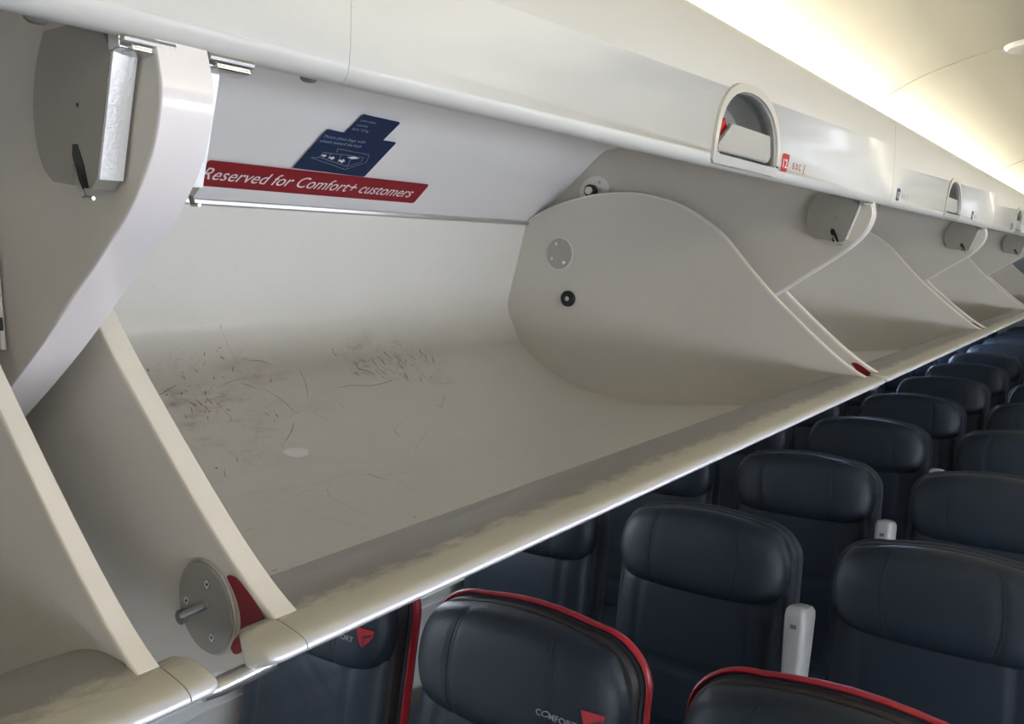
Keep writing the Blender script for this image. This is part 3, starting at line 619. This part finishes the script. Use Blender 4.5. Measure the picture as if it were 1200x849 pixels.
# ------------------------------------------------------------------ seats
def grid_pillow(mb, hw, zc, hh, xf, T, Tb, c=.22, nu=40, nv=26, gu=(), gv=(), gd=.004, gw=.03, crown=0, p=5, tilt=0):
    """soft pad: front towards -x. gu / gv: stitched valleys"""
    def P(u, v, side):
        y = hw*u*math.sqrt(1-c*v*v); z = hh*v*math.sqrt(1-c*u*u)+crown*(1-u*u)
        t = (max(0, 1-abs(u)**p)*max(0, 1-abs(v)**p))**.42
        if side == 0:
            g = sum(math.exp(-((u-a)/gw)**2) for a in gu)+sum(math.exp(-((v-a)/gw)**2) for a in gv)
            x = -T*t + gd*min(1, g)*min(1, t*1.5)
            x -= .006*(1-u*u)
        else: x = Tb*t
        return (xf+x, y, zc+z)
    F = [[None]*(nv+1) for _ in range(nu+1)]; Bk = [[None]*(nv+1) for _ in range(nu+1)]
    def e(i, n): 
        s_ = -1+2*i/n; return math.sin(s_*math.pi/2)*.45+s_*.55
    for i in range(nu+1):
        for j in range(nv+1):
            u, v = e(i, nu), e(j, nv)
            F[i][j] = mb.bm.verts.new(P(u, v, 0))
            Bk[i][j] = F[i][j] if i in (0, nu) or j in (0, nv) else mb.bm.verts.new(P(u, v, 1))
    for i in range(nu):
        for j in range(nv):
            mb.bm.faces.new((F[i][j], F[i+1][j], F[i+1][j+1], F[i][j+1]))
            q = (Bk[i][j], Bk[i][j+1], Bk[i+1][j+1], Bk[i+1][j])
            if len(set(q)) == 4:
                try: mb.bm.faces.new(q)
                except ValueError: pass
    return P
def shell_outline(hw, z0, z1, rt, n=12, grow=0, crown=.012):
    """seat-back outline in (y,z): bottom left, round top, bottom right"""
    hw += grow; z1 += grow; rt += grow; out = [(-hw*.93, z0), (-hw*.99, z0+.25), (-hw, z0+.42)]
    for k in range(n+1):
        a = math.pi-math.pi/2*k/n; out.append((-hw+rt+rt*math.cos(a), z1-rt*.8+rt*.8*math.sin(a)))
    for k in range(1, 6):
        t = k/6; out.append(((-hw+rt)*(1-t)+(hw-rt)*t, z1+crown*math.sin(math.pi*t)))
    for k in range(n+1):
        a = math.pi/2-math.pi/2*k/n; out.append((hw-rt+rt*math.cos(a), z1-rt*.8+rt*.8*math.sin(a)))
    out += [(hw, z0+.42), (hw*.99, z0+.25), (hw*.93, z0)]
    return out
TILT = math.radians(13)
def lean(bm, piv=(.0, .46)):
    """recline about the hip line"""
    for v in bm.verts:
        x, z = v.co.x-piv[0], v.co.z-piv[1]
        v.co.x = piv[0]+x*math.cos(TILT)+z*math.sin(TILT); v.co.z = piv[1]-x*math.sin(TILT)+z*math.cos(TILT)
def make_seat(comfort):
    root = empty('passenger_seat', (0,0,0))
    def leaned(mb, name, m, parent=root, angle=50): lean(mb.bm); return mb.build(name, m, parent, angle=angle)
    zt = 1.116   # shell top before leaning (z along the back)
    # back shell: three rings
    mb = MB(); o0 = shell_outline(.236, .40, zt, .105)
    def sc_(o, g, x): 
        cz = .78; return [(x, y*(1-g/.236), cz+(z-cz)*(1-g/.35)) for y, z in o]
    mb.loft([sc_(o0, .012, .045), sc_(o0, .003, .050), sc_(o0, 0, .062), sc_(o0, .002, .078), sc_(o0, .014, .092), sc_(o0, .05, .10)])
    sh = leaned(mb, 'back_shell', M['shell'])
    # band between shell and headrest pad
    mb = MB(); o1 = shell_outline(.229, .42, zt-.006, .10)
    mb.loft([sc_(o1, .010, .020), sc_(o1, .002, .024), sc_(o1, 0, .034), sc_(o1, .0, .050)])
    leaned(mb, 'inner_shell', M['shellband'] if comfort else M['shell'], sh)
    if comfort:
        ot = shell_outline(.236, .40, zt, .105, grow=.002)
        mb = MB(); pts = [(.060, y, z) for y, z in ot]
        rings = []
        cz = .85
        for y, z in ot:
            l = math.hypot(y, z-cz); ny, nz = y/l, (z-cz)/l
            if z < cz: ny, nz = (1 if y > 0 else -1), 0
            ring = []
            for k_ in range(10):
                a = 2*math.pi*k_/10; ring.append((.060+.011*math.cos(a), y+ny*.0045*math.sin(a), z+nz*.0045*math.sin(a)))
            rings.append(ring)
        mb.loft(rings); leaned(mb, 'red_trim', M['seatred'], sh)
    # back cushion
    mb = MB(); gv = (-.35, .30); 
    P = grid_pillow(mb, .222, .695, .275, .035, .055, .01, c=.06, nu=44, nv=44, gu=(-.66, .66), gv=() if comfort else (.12, -.45), gd=.007, gw=.025, p=8)
    if comfort:   # diamond quilting
        for v in mb.bm.verts:
            y, z = v.co.y, v.co.z
            if v.co.x < .01 and abs(y) < .145:
                d = min(abs(((y*.55+z)/.075) % 1-.5), abs(((-y*.55+z)/.075) % 1-.5))
                v.co.x += .003*math.exp(-(( .5-max(abs(((y*.55+z)/.075) % 1-.5), abs(((-y*.55+z)/.075) % 1-.5)))/.09)**2)
    bc = leaned(mb, 'back_cushion', M['leather'])
    mb = MB()
    for sgn in (-1, 1):
        pts = [P(sgn*.66, v/20, 0) for v in range(-17, 13)]; mb = MB()
        mb.tube([(x-.0015 if comfort else x-.0005, y+sgn*.004, z) for x, y, z in pts], .0018 if comfort else .0009, 6)
        leaned(mb, 'piping' if comfort else 'stitching', M['silverpipe'] if comfort else M['thread'], bc)
    # headrest
    mb = MB(); HG = (-.50, .50)
    PH = grid_pillow(mb, .2275, 1.000, .108, .022, .062, .02, c=.30, nu=56, nv=30, gu=HG, gd=.0055, gw=.018, crown=.010, p=5)
    hr = leaned(mb, 'headrest', M['headleather'])
    mb = MB()
    for sgn in (-1, 1):
        for du in (-.022, .022):
            pts = [PH(sgn*.5+du, v/14, 0) for v in range(-12, 13)]
            mb = MB(); mb.tube([(x-.0004, y, z) for x, y, z in pts], .0008, 5); leaned(mb, 'stitching', M['thread'], hr)
    mb = MB(); pts = [PH(.90*math.cos(a), .88*math.sin(a), 0) for a in [math.pi*2*i/60 for i in range(61)]]
    leaned(mb, 'stitching', M['thread'], hr)
    if comfort:
        # embroidered word and red emblem at the lower corner (towards -y = right in the picture)
        def hf(u, v):
            u -= .004; v += .002
            # u: picture-right distance from seat centre (m), v: height on pad
            uu = max(-.98, min(.98, -u/.2275/ math.sqrt(1-.30*((v-1.000)/.108)**2) )); vv = (v-1.000)/.108
            x, y, z = PH(uu, vv/ math.sqrt(1-.30*uu*uu), 0); return (x-.0060, y, v+.010*(1-uu*uu))
        mb = MB(); add_text(mb, 'COMFORT', .096, .172, .9680, .0105, lambda u, v: hf(u, v), bold=.015)
        leaned(mb, 'embroidered_word', M['stitchtext'], hr)
        mb = MB()
        tri = [(.175,1.001),(.212,1.001),(.210,.988),(.204,.977),(.194,.966),(.190,.966),(.183,.978)]
        n_ = 8
        cx_, cy_ = .193, .986
        for k_ in range(len(tri)):
            a, b_ = tri[k_], tri[(k_+1) % len(tri)]
            mb.poly([hf(cx_, cy_), hf(*a), hf(*b_)])
        em = leaned(mb, 'emblem', M['seatred'], hr)
        mb = MB()
        for a, b_, c_, d_ in (((.191,.985),(.208,.993),(.209,.990),(.193,.981)), ((.193,.981),(.196,.982),(.194,.968),(.1925,.967))):
            mb.poly([(p[0]-.0006, p[1], p[2]) for p in (hf(*a), hf(*b_), hf(*c_), hf(*d_))])
        leaned(mb, 'emblem_line', M['thread'], hr)
    # seat pan, legs, armrest
    mb = MB(); grid_pillow(mb, .225, 0, .235, 0, .055, .05, c=.06, nu=24, nv=24, p=6, gv=(.5,))
    for v in mb.bm.verts:
        x, z = v.co.x, v.co.z; v.co.x = -.235+z; v.co.z = .44-x
    mb.build('seat_cushion', M['leather'], root, angle=60)
    MB().box((-.20, 0, .37), (.40, .40, .03), bevel=.006).build('seat_pan', M['seatmetal'], root)
    for yy in (-.16, .16):
        mb = MB(); mb.tube([(-.38, yy, .36), (-.36, yy, .2), (-.34, yy, .0)], .014, 8); mb.tube([(.0, yy, .36), (-.04, yy, .2), (-.10, yy, .0)], .014, 8); mb.box((-.20, yy, .012), (.42, .03, .022), bevel=.004)
        mb.build('leg', M['seatmetal'], root)
    return root
def make_armrest(side=.27):
    """raised armrest standing upright between two backs"""
    root = empty('armrest', (0,0,0))
    mb = MB()
    rings = []
    for z, hw_, hx_ in ((.60,.017,.030),(.70,.019,.033),(.80,.021,.036),(.90,.0235,.040),(.955,.0245,.042),(.968,.0235,.040),(.976,.019,.034),(.979,.010,.022)):
        rr = rounded_rect(hx_, hw_, min(hw_, hx_)*.55, 4); rings.append([(a-.01, b_, z) for a, b_ in rr])
    mb.loft(rings); lean(mb.bm); b_ = mb.build('armrest_body', M['armrest'], root, angle=40)
    mb = MB(); mb.box((-.0525, .0, .935), (.0016, .013, .009), bevel=.0005); lean(mb.bm); mb.build('recline_button', M['darkgrey'], b_)
    mb = MB(); mb.tube([(-.02,-.022,.60),(-.02,.022,.60)], .022, 14); lean(mb.bm); mb.build('pivot', M['darkgrey'], root)
    return root
def children(o): return [c for c in bpy.data.objects if c.parent == o]
def copy_tree(o, parent=None):
    c = o.copy(); C.objects.link(c)
    if parent: c.parent = parent
    for ch in children(o): copy_tree(ch, c)
    return c
seatC, seatN, arm = make_seat(True), make_seat(False), make_armrest()
used = {seatC.name: False, seatN.name: False, arm.name: False}
def take(o):
    if not used[o.name]: used[o.name] = True; return o
    return copy_tree(o)
ORD = ['first', 'second', 'third', 'fourth', 'fifth', 'sixth', 'seventh', 'eighth', 'ninth', 'tenth', 'eleventh', 'twelfth', 'thirteenth']
X_TOP = 1.155; DX = 0.64*math.sin(TILT)+.055
COLS = ((.300, 'aisle'), (.850, 'middle'), (1.385, 'window'))
for r_ in range(12):
    xt = X_TOP+.772*r_
    for ci_, (yc, nm) in enumerate(COLS):
        if r_ == 0:
            s_ = take(seatC)
            lb = {'aisle': 'navy leather aisle seat with red edge trim, front row, lowest in the picture', 'middle': 'navy leather middle seat with red edge trim and embroidered word, front row', 'window': 'navy quilted window seat with red trim, front row, half hidden under the bin lip'}[nm]
        else:
            s_ = take(seatN)
            lb = 'plain navy leather %s seat in the %s row back from the red-trimmed row' % (nm, ORD[r_-1])
        s_.name = 'passenger_seat'
        s_.location = (xt-DX, yc, .0); tag(s_, lb, 'airline seat', 'red-trimmed seats in the front row' if r_ == 0 else 'plain navy seats')
    if r_ > 0:
        for ya, nm, dz in ((.570, 'aisle and middle', -.018), (1.117, 'middle and window', -.10)):
            if dz < -.05 and r_ != 2: continue
            a_ = take(arm); a_.name = 'armrest'
            a_.location = (xt-DX-.055, ya, dz)
            tag(a_, 'grey raised armrest between the %s seats, %s plain row' % (nm, ORD[r_-1]), 'armrest', 'raised grey armrests')

# ------------------------------------------------------------------ ceiling fixture
fx = empty('ceiling_fixture', (2.20, .08, .498+H), 'small oblong white fixture on the ceiling at the right edge', 'ceiling light')
o1 = rounded_rect(.055, .165, .045, 6)
MB().loft([[(a, b_+.03, .002) for a, b_ in o1], [(a, b_+.03, -.010) for a, b_ in o1], [(a*.9, b_*.96+.03, -.016) for a, b_ in o1]]).build('fixture_body', M['white'], fx)
o2 = rounded_rect(.036, .12, .03, 6)
MB().loft([[(a, b_+.03, -.0155) for a, b_ in o2], [(a*.95, b_*.97+.03, -.019) for a, b_ in o2]]).build('lens', M['paleplate'], fx)
